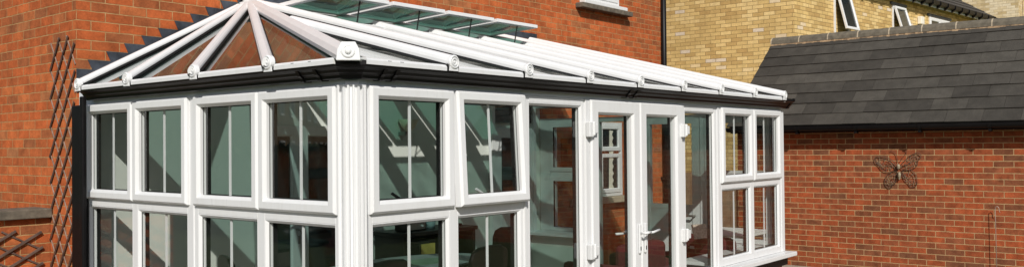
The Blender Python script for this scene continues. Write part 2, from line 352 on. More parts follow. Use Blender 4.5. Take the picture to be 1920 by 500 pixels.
# sills
MB().box(4.20, L + .06, -.11, .05, ZS - .05, ZS - .008).build('window_sill', M['pvc'], ct, .006)
MB().box(-.10, 1.5, -.11, .05, ZS - .05, ZS - .008).build('window_sill', M['pvc'], ct, .006)
MB().box(-.11, .05, .05, DEP, ZS - .05, ZS - .008).build('window_sill', M['pvc'], ct, .006)
MB().box(4.25, L - .01, -.035, .02, ZS - .14, ZS - .052).build('cavity_strip', M['gutter'], ct)
MB().box(4.27, L - .1, .10, .42, ZS, ZS + .03).build('inner_sill', M['pvc'], ct, .004)
MB().box(.1, 1.46, .10, .30, ZS, ZS + .03).build('inner_sill', M['pvc'], ct, .004)
MB().box(.1, .30, .3, DEP, ZS, ZS + .03).build('inner_sill', M['pvc'], ct, .004)
MB().box(L - .42, L - .09, .43, .88, ZS, ZS + .03).build('inner_sill', M['pvc'], ct, .004)
MB().box(L - .42, L - .09, 2.34, HY - .04, ZS + .02, ZS + .05).build('inner_sill', M['pvc'], ct, .004)

SASH = [(0, .002), (0, .016), (.013, .03), (.052, .03), (.071, .012), (.071, -.03), (0, -.03)]
def glazed(parent, O, U, V, N, w, h, inset, barw=.016, mat='glass', bar=True, depth=-.012):
    MB().obox(O, U, V, N, inset + .001, w - inset - .001, inset + .001, h - inset - .001, depth - .02, depth).build('glass_pane', M[mat], parent)
    if bar: MB().obox(O, U, V, N, w / 2 - barw / 2, w / 2 + barw / 2, inset, h - inset - .004, depth - .014, depth - .006).build('glazing_bar', M['pvc'], parent)
    g = MB(); g.ring(Vector(O), U, V, N, w, h, [(inset - .004, depth - .050), (inset - .004, depth + .004), (inset + .005, depth + .004), (inset + .005, depth + .001), (inset + .0005, depth + .001), (inset + .0005, depth - .021), (inset + .006, depth - .021), (inset + .006, depth - .05)])
    g.build('gasket', M['gasket'], parent)
def opener(O, U, N, w, h, ang=0, bar=True, stay=False):
    O = Vector(O); N = Vector(N); V = Z_.copy()
    if ang:
        tp = O + Z_ * h; V = Matrix.Rotation(ang, 3, N.cross(Z_)) @ Z_
        if (tp - V * h - O).dot(N) < 0: V = Matrix.Rotation(-ang, 3, N.cross(Z_)) @ Z_
        O = tp - V * h + N * .004; N2 = (Vector(U).cross(V)); N = N2 if N2.dot(N) > 0 else -N2
    s = MB().ring(O, U, V, N, w, h, SASH).build('opening_sash', M['pvc'], ct, .002)
    glazed(s, O, U, V, N, w, h, .068, bar=bar)
    # inner handle at the bottom rail
    if stay:
        hd = MB(); hd.obox(O, U, V, N, w / 2 - .02, w / 2 + .02, .02, .05, -.055, -.03); hd.tube([O + Vector(U) * (w / 2) + V * .035 - N * .055, O + Vector(U) * (w / 2 - .02) + V * .06 - N * .07, O + Vector(U) * (w / 2 - .09) + V * .10 - N * .075], .009, 6)
        hd.build('sash_handle', M['black'] if stay == 1 else M['pvc'], s)
    return s
def fixed(O, U, N, w, h, bar=True, label=None):
    """bead ring and pane set inside the main frame opening"""
    b = MB().ring(O, U, Z_, N, w, h, [(0, -.001), (.004, .0), (.020, -.016), (.020, -.045), (0, -.045)]).build('fixed_light', M['pvc'], ct)
    glazed(b, O, U, Z_, N, w, h, .018, bar=bar, depth=-.022)
    return b
# frame members. a = distance along face
def members(O, U, N, verts, horiz):
    for a0, a1, b0, b1 in verts: MB().obox(O, U, Z_, N, a0, a1, b0, b1, -.06, 0).build('mullion', M['pvc'], ct, .003)
    for a0, a1, b0, b1 in horiz: MB().obox(O, U, Z_, N, a0, a1, b0, b1, -.06, 0).build('rail', M['pvc'], ct, .003)
ws = .662; g = .015
FO, LO = Vector((0, 0, 0)), Vector((0, 0, 0))
Zc = ZB - .035   # transom centre line
def pair(O, U, N, a, w, gapc, ang=(0, 0), zs=ZS, stays=(0, 0)):
    """two top hung sashes side by side above two fixed lights starting at distance a"""
    m = gapc / 2 + .0
    for i in (0, 1):
        opener(Vector(O) + Vector(U) * (a + i * (w + gapc)) + Z_ * ZB, U, N, w, T - ZB, ang[i], stay=stays[i])
    mid = a + w + gapc / 2
    members(O, U, N, [(mid - .035, mid + .035, zs + .05, T - .001), (a - .022, a + .025, zs + .05, T - .001), (a + 2 * w + gapc - .025, a + 2 * w + gapc + .022, zs + .05, T - .001)],
            [(a - .022, a + 2 * w + gapc + .022, zs - .006, zs + .05)] +
            [(p, q, ZB - .052, ZB + .02) for p, q in ((a + .025, mid - .035), (mid + .035, a + 2 * w + gapc - .025))] +
            [(p, q, T - .05, T - .001) for p, q in ((a + .025, mid - .035), (mid + .035, a + 2 * w + gapc - .025))])
    for p, q in ((a + .025, mid - .035), (mid + .035, a + 2 * w + gapc - .025)):
        fixed(Vector(O) + Vector(U) * p + Z_ * (zs + .05), U, N, q - p, ZB - .052 - zs - .05)
pair(FO, X_, -Y_, .112, .662, .015, (0, R(2.9)), stays=(1, 2))
pair(LO, Y_, -X_, .112, .703, .004)
pair(LO, Y_, -X_, .112 + 1.406 + .079, .703, .004)
pair(FO, X_, -Y_, 4.344, .683, .006)
# bottom chamber strip between left pairs
# sidelights
def tall(O, U, N, a0, a1, z0=.06, bar=False, jl=.03, jr=.03):
    members(O, U, N, [(a0 - jl, a0, z0, T - .001), (a1, a1 + jr, z0, T - .001)], [(a0 - jl, a1 + jr, T - .0 - .045 + .045, T + .0)] if 0 else [])
    MB().obox(O, U, Z_, N, a0, a1, T - .045, T - .001, -.06, 0).build('rail', M['pvc'], ct, .003)
    MB().obox(O, U, Z_, N, a0, a1, z0, z0 + .07, -.06, 0).build('rail', M['pvc'], ct, .003)
    fixed(Vector(O) + Vector(U) * a0 + Z_ * (z0 + .07), U, N, a1 - a0, T - .045 - z0 - .07, bar=bar)
tall(FO, X_, -Y_, 1.515, 2.135, jl=.042, jr=.03)
tall(FO, X_, -Y_, 3.672, 4.235, jl=.03, jr=.04)
MB().box(1.452, 1.4725, -.012, .05, .06, T - .001).build('mullion', M['pvc'], ct, .002)
MB().box(4.276, 4.321, -.010, .05, .06, T - .001).build('mullion', M['pvc'], ct, .003)
# door frame
MB().box(2.1655, 2.213, -.012, .06, .06, T - .001).build('door_frame', M['pvc'], ct, .003)
MB().box(3.594, 3.6415, -.012, .06, .06, T - .001).build('door_frame', M['pvc'], ct, .003)
MB().box(2.2135, 3.5935, .004, .06, T - .045, T - .001).build('door_frame', M['pvc'], ct, .003)
MB().box(1.46, 4.30, -.05, .25, .031, .059).build('threshold', M['pvc'], ct, .004)
DOORP = [(0, .002), (0, .014), (.01, .024), (.088, .024), (.106, .006), (.106, -.04), (0, -.04)]
def door(x0, x1, hinge_left, mat='glass'):
    wd = x1 - x0
    d = MB().ring((x0, -.004, .07), X_, Z_, -Y_, wd, T - .074, DOORP).build('french_door', M['pvc'], ct, .002)
    glazed(d, Vector((x0, -.004, .07)), X_, Z_, -Y_, wd, T - .074, .10, bar=False, depth=-.014)
    hx = x0 - .012 if hinge_left else x1 + .012
    for z in (1.86, .98, .2):
        hb = MB().box(hx - .05, hx + .004, -.055, -.017, z - .055, z + .055); hb.box(hx + .006, hx + .052, -.062, -.030, z - .03, z + .04)
        hb.lathe((hx + .004, -.050, z - .045), Z_, [(.014, 0), (.014, .10)], 12)
        hb.build('hinge', M['pvc'], d, .006)
    px = x1 - .038 if hinge_left else x0 + .038
    MB().box(px - .015, px + .015, -.044, -.030, .90, 1.13).build('handle_plate', M['pvc'], d, .007)
    MB().box(px - .006, px + .006, -.046, -.040, .925, .955).build('keyhole', M['black'], d)
    sg = -1 if hinge_left else 1
    hm = MB(); hm.tube([(px, -.044, 1.06), (px, -.085, 1.06), (px + sg * .02, -.094, 1.06), (px + sg * .12, -.094, 1.072)] if not hinge_left else [(px, -.044, 1.06), (px, -.085, 1.06), (px + .015, -.094, 1.06), (px + .075, -.09, 1.064)], .0095, 8)
    hm.build('handle', M['pvc'], d, smooth=True)
    hm2 = MB(); hm2.tube([(px, .04, 1.05), (px, .085, 1.05), (px - .03 * (1 if hinge_left else -1), .095, 1.05), (px - (.14 if hinge_left else -.14), .095, 1.055)], .0095, 8)
    hm2.build('inner_handle', M['pvc'], d, smooth=True)
door(2.219, 2.898, True); door(2.904, 3.588, False)
# keys hanging in the lock (inside of the second door)
# corner post, fluted
cp = MB(); path = []
NP = 46
for i in range(NP + 1):
    t = i / NP; s_ = t * (.088 + .09 * 1.0 + .088)
    rad = .056; arc = rad * math.pi / 2; tot = .034 + arc + .034; s_ = t * tot
    if s_ < .034: p = Vector((-.022, .09 - s_ * 1.0)); nrm = Vector((-1, 0))
    elif s_ < .034 + arc:
        th = (s_ - .034) / rad; p = Vector((-.022 + rad - rad * math.cos(th), .034 + .0 - rad * math.sin(th))); nrm = Vector((-math.cos(th), -math.sin(th)))
    else: p = Vector((.034 + (s_ - .034 - arc) * 1.0, -.022)); nrm = Vector((0, -1))
    fl_ = .0 if (i % 7) in (0, 1, 2, 3) else .015
    path.append(p + nrm * fl_)
cp.prism([(-.0, .1105, ZS - .008)] + [(p.x, p.y, ZS - .008) for p in path] + [(.1105, 0, ZS - .008), (.1105, .06, ZS - .008), (.06, .06, ZS - .008), (.06, .1105, ZS - .008)], (0, 0, T - ZS + .007))
cp.build('corner_post', M['pvc'], ct)
MB().box(-.004, .03, 1.519, 1.596, ZS + .05, T - .001).build('mullion', M['pvc'], ct, .003) if 0 else None
mb = MB(); mb.box(-.006, .05, 1.5415, 1.573, ZS - .008, T - .001); mb.build('mullion', M['pvc'], ct, .004)
MB().box(-.0, .06, 3.0295, 3.19, ZS - .05, T).build('end_mullion', M['beam'], ct)
MB().box(L - .105, L - .0, -.0, .06, ZS - .008, T - .001).build('end_mullion', M['pvc'], ct, .004) if 0 else None
MB().box(5.7385, L, -.006, .06, ZS - .008, T - .001).build('end_post', M['pvc'], ct, .006)
# black square downpipe against the wall
bd = MB(); bd.box(-.112, -.078, 2.855, 2.905, 0, 2.135); bd.box(-.041, -.004, 2.99, 3.19, 0, 2.08)
bd.build('downpipe', M['gutter'], ct, .008)
# ---- right hand end
RO = Vector((L, 0, 0))
RN = X_
def rmem(y0, y1, z0, z1, nm='mullion'): MB().box(L - .065, L - .001, y0, y1, z0, z1).build(nm, M['pvc'], ct, .003)
for y0, y1 in ((.062, .12), (.87, .93), (1.68, 1.72), (2.26, 2.32), (3.00, 3.16)): rmem(y0, y1, .05, T - .001)
for y0, y1, z in ((.121, .869, ZM), (2.321, 2.999, 1.40)):
    rmem(y0, y1, ZS - .01, ZS + .05, 'rail'); rmem(y0, y1, z - .05, z + .02, 'rail'); rmem(y0, y1, T - .06, T - .001, 'rail')
    for a, b in ((ZS + .05, z - .05), (z + .02, T - .06)):
        fl_ = MB().ring((L, y0, a), Y_, Z_, X_, y1 - y0, b - a, [(0, -.002), (.0, .012), (.05, .012), (.05, -.075), (0, -.075)]).build('fixed_light', M['pvc'], ct, .003)
        glazed(fl_, Vector((L, y0, a)), Y_, Z_, X_, y1 - y0, b - a, .045, bar=False, depth=-.02)
rmem(1.721, 2.259, .05, .12, 'rail'); rmem(1.721, 2.259, T - .06, T - .001, 'rail')
MB().box(L - .045, L - .025, 1.721, 2.259, .12, T - .06).build('glass_pane', M['glass'], ct)
sd = MB().ring((L, .935, .06), Y_, Z_, X_, .74, T - .065, [(0, 0), (0, .014), (.10, .014), (.10, -.055), (0, -.055)]).build('end_door', M['pvc'], ct, .003)
MB().box(L - .045, L - .005, 1.036, 1.574, .161, 1.02).build('door_panel', M['pvc'], sd)
MB().box(L - .035, L - .015, 1.036, 1.574, 1.07, T - .11).build('glass_pane', M['glass'], sd)
MB().box(L - .05, L - .0, 1.036, 1.574, 1.021, 1.069).build('door_rail', M['pvc'], sd)
MB().tube([(L - .056, 1.0, .95), (L - .11, 1.0, .95), (L - .11, 1.12, .95)], .011, 8).build('handle', M['silver'], sd)
rg = MB(); rg.ring((0, 0, 0), X_, Y_, Z_, .01, .01, [(0, 0), (.001, 0), (.001, .001)]) if 0 else None
# gable triangle glazing at the right end
gt_ = MB(); gt_.prism([(L - .10, .0, 2.21), (L - .10, HY - .05, 2.21), (L - .10, HY - .05, 3.02)], (.02, 0, 0)); gt_.build('gable_pane', M['roof_glass'], ct)

# ---- fascia (eaves beam) and sweep helper round left and front
def sweep(path, prof, name, mat, closed_ends=True, smooth=False):
    n = len(path); P2 = [Vector(p) for p in path]; vs = []
    for i, p in enumerate(P2):
        def nr(a, b): d = (b - a).normalized(); return Vector((d.y, -d.x)) * 1
        if i == 0: m = nr(P2[0], P2[1]); s = 1
        elif i == n - 1: m = nr(P2[-2], P2[-1]); s = 1
        else:
            a = nr(P2[i - 1], P2[i]); b = nr(P2[i], P2[i + 1]); m = (a + b).normalized(); s = 1 / max(.3, m.dot(a))
        for d, z in prof: vs.append((p.x + m.x * d * s, p.y + m.y * d * s, z))
    k = len(prof); fs = []
    for i in range(n - 1): fs += [(i * k + j, i * k + (j + 1) % k, (i + 1) * k + (j + 1) % k, (i + 1) * k + j) for j in range(k)]
    fs += [tuple(range(k)), tuple((n - 1) * k + j for j in range(k))]
    return MB().add(vs, fs).build(name, mat, ct, smooth=smooth)
# path from the house end of the left side round to the right end: outward normal is (dy,-dx)
pth = [(0, 3.14), (0, .05), (.05, 0), (L - .06, 0)]
pth = [(p[0], p[1]) for p in pth]
sweep(pth, [(-.06, T), (-.0, T), (-.0, 2.215), (-.06, 2.215)], 'eaves_beam', M['beam'])
GZ = 0.0
gprof = [(.001, 2.112), (.040, 2.108), (.052, 2.113), (.056, 2.128), (.064, 2.136), (.074, 2.142), (.082, 2.156), (.096, 2.166), (.112, 2.170), (.118, 2.178), (.118, 2.202), (.108, 2.202), (.104, 2.186), (.02, 2.186), (.001, 2.186)]
sweep([(0, 2.925), (0, .05), (.05, 0), (L + .02, 0)], [(d, z) for d, z in gprof], 'gutter', M['gutter'])
# union brackets
def sweep_bit(p, q, off, nm):
    pr = [(d + (off if d > .02 else 0), z + (off if z > 2.16 else -off)) for d, z in gprof if True]
    o = sweep([p, q], pr, nm, M['gutter'])
for p, q in (((2.66, 0), (2.70, 0)), ((2.76, 0), (2.80, 0)), ((.15, 0), (.175, 0)), ((.24, 0), (.265, 0)), ((0, .36), (0, .335)), ((0, .21), (0, .185)), ((5.80, 0), (5.845, 0))):
    sweep_bit(p, q, .005, 'gutter_union')

# ---- roof
EY = -.12; EZ = 2.205; RZ = 3.035; RY = HY - .04; RX = 1.52
sF = (RZ - EZ) / (RY - EY); sL_ = (RZ - EZ) / (RX - EY)
def zf(y): return EZ + (y - EY) * sF
def zl(x): return EZ + (x - EY) * sL_
apex = Vector((RX, RY, RZ)); hipc = Vector((EY, EY, EZ))
capsX = [.657, 1.362, 2.06, 2.745, 3.435, 4.125, 4.84, 5.56]
capsY = [.558, 1.33, 2.163, 2.885]
def rafter_prof(wd, ht):
    return [(-wd / 2, 0), (-wd / 2, ht * .42), (-wd * .42, ht * .72), (-wd * .40, ht * .70), (-wd * .28, ht * .93), (-wd * .1, ht), (wd * .1, ht), (wd * .28, ht * .93), (wd * .40, ht * .70), (wd * .42, ht * .72), (wd / 2, ht * .42), (wd / 2, 0)]
def rafter(p, q, up, wd=.076, ht=.062, cap=True, capdir=None):
    p = Vector(p); q = Vector(q); d = (q - p).normalized(); up = Vector(up).normalized()
    r = MB().profile(p + up * .006, q + up * .006, rafter_prof(wd, ht), up).build('rafter', M['pvc_roof'], ct, .002)
    sk = MB(); sk.profile(p + up * .0005, q + up * .0005, [(-wd / 2 - .007, 0), (-wd / 2 - .006, .015), (wd / 2 + .006, .015), (wd / 2 + .007, 0)], up); sk.build('rubber_seal', M['gasket'], r)
    MB().profile(p - up * .002 + d * .12, q - up * .002, [(-wd / 2, -.125), (-wd / 2, -.0175), (wd / 2, -.0175), (wd / 2, -.125)], up).build('inner_bar', M['pvc_roof'], r)
    if cap:
        cdv = -d if capdir is None else Vector(capdir)
        c0 = p + up * (ht * .5)
        cm = MB().lathe(c0, cdv, [(.041, -.02), (.041, .006), (.036, .011), (.031, .011), (.029, .001), (.024, .001), (.022, .011), (.016, .011), (.014, .002), (.010, .002), (.008, .010), (0.001, .012)], 22)
        cm.build('end_cap', M['pvc_roof'], r, smooth=False)
        fm = MB(); sdv = cdv.cross(Z_).normalized()
        fm.prism([c0 + sdv * a + Z_ * b - cdv * .004 for a, b in ((-.030, -.01), (.030, -.01), (.036, -.052), (-.036, -.052))], cdv * .008)
        fm.build('cap_foot', M['pvc_roof'], r)
        MB().prism([p + sdv * a + Z_ * b + cdv * .001 for a, b in ((.036, -.012), (.052, -.012), (.052, .016), (.036, .020))], -cdv * .03).build('foam_block', M['gasket'], r)
    return r
nF = Vector((0, -sF, 1)).normalized(); nL = Vector((-sL_, 0, 1)).normalized()
def hip_y(x):  # y on the hip line for given x
    return EY + (x - EY) * (RY - EY) / (RX - EY)
for x in capsX:
    y1 = hip_y(x) - .03 if x < RX else RY
    rafter((x, EY, EZ), (x, y1, zf(y1)), nF, capdir=(0, -1, 0))
for y in capsY:
    p = Vector((EY, y, EZ)); q = apex - (apex - p).normalized() * .09 - Vector((.0, 0, 0.0))
    rafter(p, q, nL, .070, .046, capdir=(-1, 0, 0))
# wall bar along the flashing
ap = MB(); yb0 = capsY[-1]
ap.prism([(-.02, yb0 + .02, zl(-.02)), (-.0, HY - .012, zl(0) + .03), (1.49, HY - .012, zl(1.49) + .03), (1.47, HY - .03, zl(1.47) + .01)], (0, 0, -.01))
ap.build('lead_apron', M['lead'], ct)
# hip bar
hd = (apex - hipc).normalized(); hup = (nF + nL).normalized()
hr = MB().profile(hipc + hup * .004, apex + hup * .004, [(-.055, -.012), (-.055, .012), (-.035, .038), (-.012, .052), (.012, .052), (.035, .038), (.055, .012), (.055, -.012)], hup).build('hip_rafter', M['pvc_roof'], ct, .002)
MB().profile(hipc + hup * -.02 + hd * .2, apex - hup * .02, [(-.03, -.085), (-.03, -.012), (.03, -.012), (.03, -.085)], hup).build('inner_bar', M['pvc_roof'], hr)
cdv = Vector((-1, -1, 0)).normalized(); sdv = cdv.cross(Z_).normalized(); c0 = hipc + Vector((0, 0, .03))
hc = MB(); hc.prism([c0 + sdv * a + Z_ * b for a, b in ((-.062, -.045), (.062, -.045), (.056, .012), (.036, .050), (-.036, .050), (-.056, .012))], cdv * .018)
hc.build('hip_end_cap', M['pvc_roof'], hr, .004)
MB().lathe(c0 + cdv * .018 + Z_ * .004, cdv, [(.036, 0), (.036, .004), (.030, .007), (.024, .007), (.022, .003), (.018, .004), (.016, .012), (.010, .016), (.001, .017)], 22).build('rosette', M['pvc_roof'], hr)
# ridge pieces
MB().box(RX - .05, 5.60, HY - .075, HY - .013, RZ + .004, RZ + .035).build('ridge_cap', M['pvc_roof'], ct, .006)
re_ = MB().lathe(apex + Vector((-.0, -.02, .0)), Z_, [(.085, -.01), (.085, .035), (.05, .06), (.02, .07)], 16); re_.build('ridge_end', M['pvc_roof'], ct)
MB().box(RX - .13, RX + .10, HY - .08, HY - .014, RZ + .062, RZ + .085).build('ridge_crest', M['gasket'], ct)
# panes on the left hip
def slab(pts, n, name, mat, th=.012):
    n = Vector(n).normalized(); return MB().prism([Vector(p) - n * (th + .004) for p in pts], n * th).build(name, mat, ct)
ys = [EY] + capsY
for a, b in zip(ys[:-1], ys[1:]):
    slab([(EY + .015, a + .012, zl(EY + .015)), (EY + .015, b - .012, zl(EY + .015)), tuple(apex - Vector((.03, .03, 0)) + (Vector((0, 0, zl(RX - .03) - RZ))))], nL, 'roof_pane', M['roof_glass'])
# front slope panes; bays 3..6 stop at the vents
VY0, VY1 = 1.965, 2.575
bays = [(EY, capsX[0])] + list(zip(capsX[:-1], capsX[1:]))
ye = EY + .015
for i, (a, b) in enumerate(bays):
    def zz(y): return zf(y)
    a += .008; b -= .008
    if a < RX - .2:
        poly = [(a, max(ye, hip_y(a)), 0), (a, ye, 0), (b, ye, 0), (b, min(hip_y(b), RY), 0)]
        if b > RX: poly.append((RX, RY, 0))
        cl = []
        for p in poly:
            if not cl or (Vector(p) - Vector(cl[-1])).length > 1e-3: cl.append(p)
        if (Vector(cl[0]) - Vector(cl[-1])).length < 1e-3: cl.pop()
        slab([(p[0], p[1], zf(p[1])) for p in cl], nF, 'roof_pane', M['dusty_glass'])
    else:
        vent = i in (2, 3, 4, 5)
        yt = VY0 if vent else RY
        slab([(a, ye, zf(ye)), (b, ye, zf(ye)), (b, yt, zf(yt)), (a, yt, zf(yt))], nF, 'roof_pane', M['dusty_glass'])
        if vent: slab([(a, VY1 + .03, zf(VY1 + .03)), (b, VY1 + .03, zf(VY1 + .03)), (b, RY, RZ), (a, RY, RZ)], nF, 'roof_pane', M['dusty_glass'])
# white eaves strip between the caps at the glass edge
xs = [EY + .07] + capsX
for a, b in zip(xs[:-1], xs[1:]):
    MB().prism([(a + .052, EY - .004, EZ - .024), (a + .052, EY + .035, EZ - .024), (a + .052, EY + .035, EZ + .016), (a + .052, EY + .006, EZ + .010), (a + .052, EY - .004, EZ - .002)], (b - a - .104 + .0, 0, 0)).build('eaves_trim', M['pvc'], ct)
ys2 = [EY + .07] + capsY
for a, b in zip(ys2[:-1], ys2[1:]):
    MB().prism([(EY - .004, a + .045, EZ - .024), (EY + .035, a + .045, EZ - .024), (EY + .035, a + .045, EZ + .016), (EY + .006, a + .045, EZ + .010), (EY - .004, a + .045, EZ - .002)], (0, b - a - .09, 0)).build('eaves_trim', M['pvc'], ct)
# edge trim on the right hand verge
MB().beam((5.605, EY, EZ - .01), (5.605, RY, RZ - .01), .02, .07, nF).build('verge_trim', M['pvc_roof'], ct, .003)
MB().box(5.6, L - .01, -.02, HY - .04, 2.2155, 2.235).build('end_capping', M['pvc'], ct)
# roof vents
dF = Vector((0, 1, sF)).normalized()
for i in (2, 3, 4, 5):
    a, b = bays[i]; a += .036; b -= .036; wv = b - a
    O = Vector((a, VY0, zf(VY0))) + nF * .004; h = (VY1 - VY0) / dF.y
    vf = MB().ring(O, X_, dF, nF, wv, h, [(0, -.02), (0, .03), (.028, .034), (.034, .02), (.034, -.02)]).build('roof_vent', M['pvc_roof'], ct, .002)
    hinge = O + dF * h + nF * .040
    ang = R(16.9)
    dv = (Matrix.Rotation(-ang, 3, X_) @ dF); dv.normalize(); nv = X_.cross(dv)
    if nv.z < 0: nv = -nv
    OP = hinge - dv * (h + .03) - X_ * .012; wp = wv + .024
    ps = MB().ring(OP, X_, dv, nv, wp, h + .03, [(0, -.004), (0, .028), (.05, .028), (.055, .02), (.055, -.004)]).build('vent_sash', M['pvc_roof'], vf, .002)
    MB().obox(OP, X_, dv, nv, .05, wp - .05, .05, h - .02, .006, .018).build('vent_pane', M['vent_glass'], vf)
    gk = MB().ring(OP, X_, dv, nv, wp, h + .03, [(.012, -.004), (.012, -.0075), (.05, -.0075), (.05, -.004)]).build('vent_seal', M['beam'], vf)
    mid = a + wv * .55
    st = MB(); st.tube([Vector((mid, VY0 + .02, zf(VY0) + .03)), OP + X_ * (wp * .55) + dv * .04 - nv * .006], .007, 6)
    st.build('vent_strut', M['gasket'], vf)
    st2 = MB(); st2.tube([Vector((mid, VY0 + .03, zf(VY0) + .03)), Vector((a + wv - .02, VY0 + .12, zf(VY0 + .12) + .045))], .004, 5); st2.build('vent_arm', M['gasket'], vf)
# interior tie bar / beam along the eaves inside
# ------------------------------------------------------------------ inside
YD = HY - .04; DX0, DX1, DX2, DZ = 1.54, 2.01, 2.66, 1.95
idoor = thing('interior_door', 'white panelled half-glazed door in the pale wall inside the conservatory', 'door', (5.2, HY - .05, .03))
YD = HY - .04
MB().box(4.82, 5.54, YD - .045, YD - .005, .04, 1.96).build('door_leaf', M['pvc'], idoor, .004)
MB().ring((4.76, YD - .003, .04), X_, Z_, -Y_, .84, 2.24, [(0, 0), (0, .055), (.055, .055), (.055, 0)]).build('door_frame', M['pvc'], idoor, .003)
MB().box(4.94, 5.42, YD - .051, YD - .0455, 1.20, 1.84).build('glass_panel', M['dark_glass'], idoor)
MB().box(4.82, 5.54, YD - .03, YD - .006, 2.02, 2.22).build('fanlight', M['dark_glass'], idoor)
for a in (4.92, 5.22):
    for z in (.2, .66): MB().ring((a, YD - .045, z), X_, Z_, -Y_, .22, .36, [(0, 0), (.0, .008), (.02, .008), (.03, 0)]).build('moulding', M['pvc'], idoor)
MB().tube([(4.87, YD - .05, 1.02), (4.87, YD - .1, 1.02), (4.98, YD - .1, 1.02)], .01, 8).build('handle', M['silver'], idoor)
wl = thing('wall_light', 'cream uplighter wall lamp on the pale wall inside, seen through the first front window', 'lamp', (3.35, HY - .04, 1.9))
MB().lathe((3.35, HY - .15, 1.90), Z_, [(.02, 0), (.07, .05), (.11, .13), (.105, .13), (.06, .05)], 20).build('shade', M['lamp'], wl, smooth=True)
MB().box(3.31, 3.39, HY - .14, HY - .036, 1.86, 1.90).build('bracket', M['silver'], wl, .004)

fd = thing('french_doors', 'closed pair of glazed doors with dark glass leading into the house behind the gable windows', 'door', (2.0, HY - .05, .03))
for x0, x1 in ((DX0, DX1), (DX1 + .004, DX2)):
    lf = MB().ring((x0, YD - .006, .05), X_, Z_, -Y_, x1 - x0, DZ - .05, [(0, 0), (0, .045), (.085, .045), (.10, .03), (.10, 0)]).build('door_leaf', M['pvc'], fd, .003)
    MB().box(x0 + .1, x1 - .1, YD - .026, YD - .016, .15, DZ - .1).build('glass_panel', M['dark_glass'], lf)
MB().tube([(DX1 - .05, YD - .055, 1.06), (DX1 - .05, YD - .10, 1.06), (DX1 - .16, YD - .10, 1.06)], .01, 8).build('handle', M['silver'], fd)
ky = MB(); ky.box(DX1 - .055, DX1 - .045, YD - .10, YD - .052, .985, .995); ky.tube([(DX1 - .05 + .025 * math.cos(t), YD - .095, .955 + .03 * math.sin(t)) for t in (0, 1, 2, 3, 4, 5)], .004, 5, True); ky.box(DX1 - .06, DX1 - .04, YD - .10, YD - .09, .86, .935)
tag(ky.build('key_bunch', M['silver']), 'bunch of keys hanging in the lock of the dark glazed inner doors', 'keys')
sb = thing('sideboard', 'dark brown sideboard standing against the pale rear wall inside the conservatory', 'sideboard', (3.4, 2.8, 0))
MB().box(2.85, 3.95, 2.62, 3.06, .86, .90).build('top', M['darkwood'], sb, .005)
for x in (2.87, 3.38, 3.89): MB().box(x, x + .04, 2.64, 3.05, .031, .859).build('side_panel', M['darkwood'], sb, .003)
MB().box(2.91, 3.89, 3.03, 3.05, .06, .858).build('back_panel', M['darkwood'], sb)
for z in (.1, .48): MB().box(2.911, 3.378, 2.66, 3.029, z, z + .025).build('shelf', M['darkwood'], sb); MB().box(3.422, 3.888, 2.66, 3.029, z, z + .025).build('shelf', M['darkwood'], sb)
mw = thing('microwave', 'black microwave oven on a sideboard shelf', 'microwave', (3.15, 2.85, .5)); MB().box(2.93, 3.36, 2.68, 3.0, .507, .80).build('case', M['black'], mw, .006); MB().box(2.95, 3.27, 2.672, 2.679, .53, .78).build('door', M['dark_glass'], mw)
cdx = MB().box(3.14, 3.33, 2.655, 2.667, .62, .77); c_ = cdx.build('notice_card', M['card']); tag(c_, 'yellow card propped in front of the microwave on the sideboard', 'card')
c2 = MB().box(3.52, 3.63, 2.70, 2.76, .507, .65).build('yellow_packet', M['card'], None, .004); tag(c2, 'small yellow packet on the sideboard shelf right of the microwave', 'packet')
ra = thing('radio', 'dark tabletop radio with a carrying handle and grey front on the sideboard', 'radio', (3.1, 2.8, .9))
MB().box(3.0, 3.27, 2.72, 2.90, .902, 1.04).build('case', M['darkwood'], ra, .008); MB().box(3.03, 3.25, 2.712, 2.7195, .915, 1.03).build('front', M['silver'], ra, .002)
MB().tube([(3.08, 2.81, 1.04), (3.10, 2.81, 1.08), (3.17, 2.81, 1.08), (3.19, 2.81, 1.04)], .006, 6).build('handle', M['black'], ra)
MB().lathe((3.20, 2.711, .95), -Y_, [(.012, 0), (.012, .012)], 12).build('knob', M['pvc'], ra)
jg = thing('jug', 'pale blue ceramic jug on the sideboard right of the radio', 'jug', (3.42, 2.82, .9))
MB().lathe((3.42, 2.82, .902), Z_, [(.05, 0), (.062, .05), (.058, .11), (.042, .16), (.05, .2), (.045, .2), (.036, .16)], 20).build('body', M['jug'], jg, smooth=True)
MB().tube([(3.37, 2.80, 1.06), (3.33, 2.79, 1.04), (3.33, 2.79, .97), (3.365, 2.80, .94)], .008, 6).build('handle', M['jug'], jg)
ln = thing('table_lamp', 'dark desk lamp with a leaning arm at the right end of the sideboard', 'lamp', (3.78, 2.82, .9))
MB().lathe((3.8, 2.82, .902), Z_, [(.08, 0), (.08, .02), (.02, .03)], 18).build('base', M['black'], ln); MB().tube([(3.8, 2.82, .92), (3.66, 2.82, 1.14)], .009, 6).build('arm', M['silver'], ln)
MB().lathe((3.66, 2.82, 1.14), (-.3, 0, -1), [(.02, -.05), (.035, 0), (.075, .07), (.07, .07)], 18).build('lamp_shade', M['black'], ln)

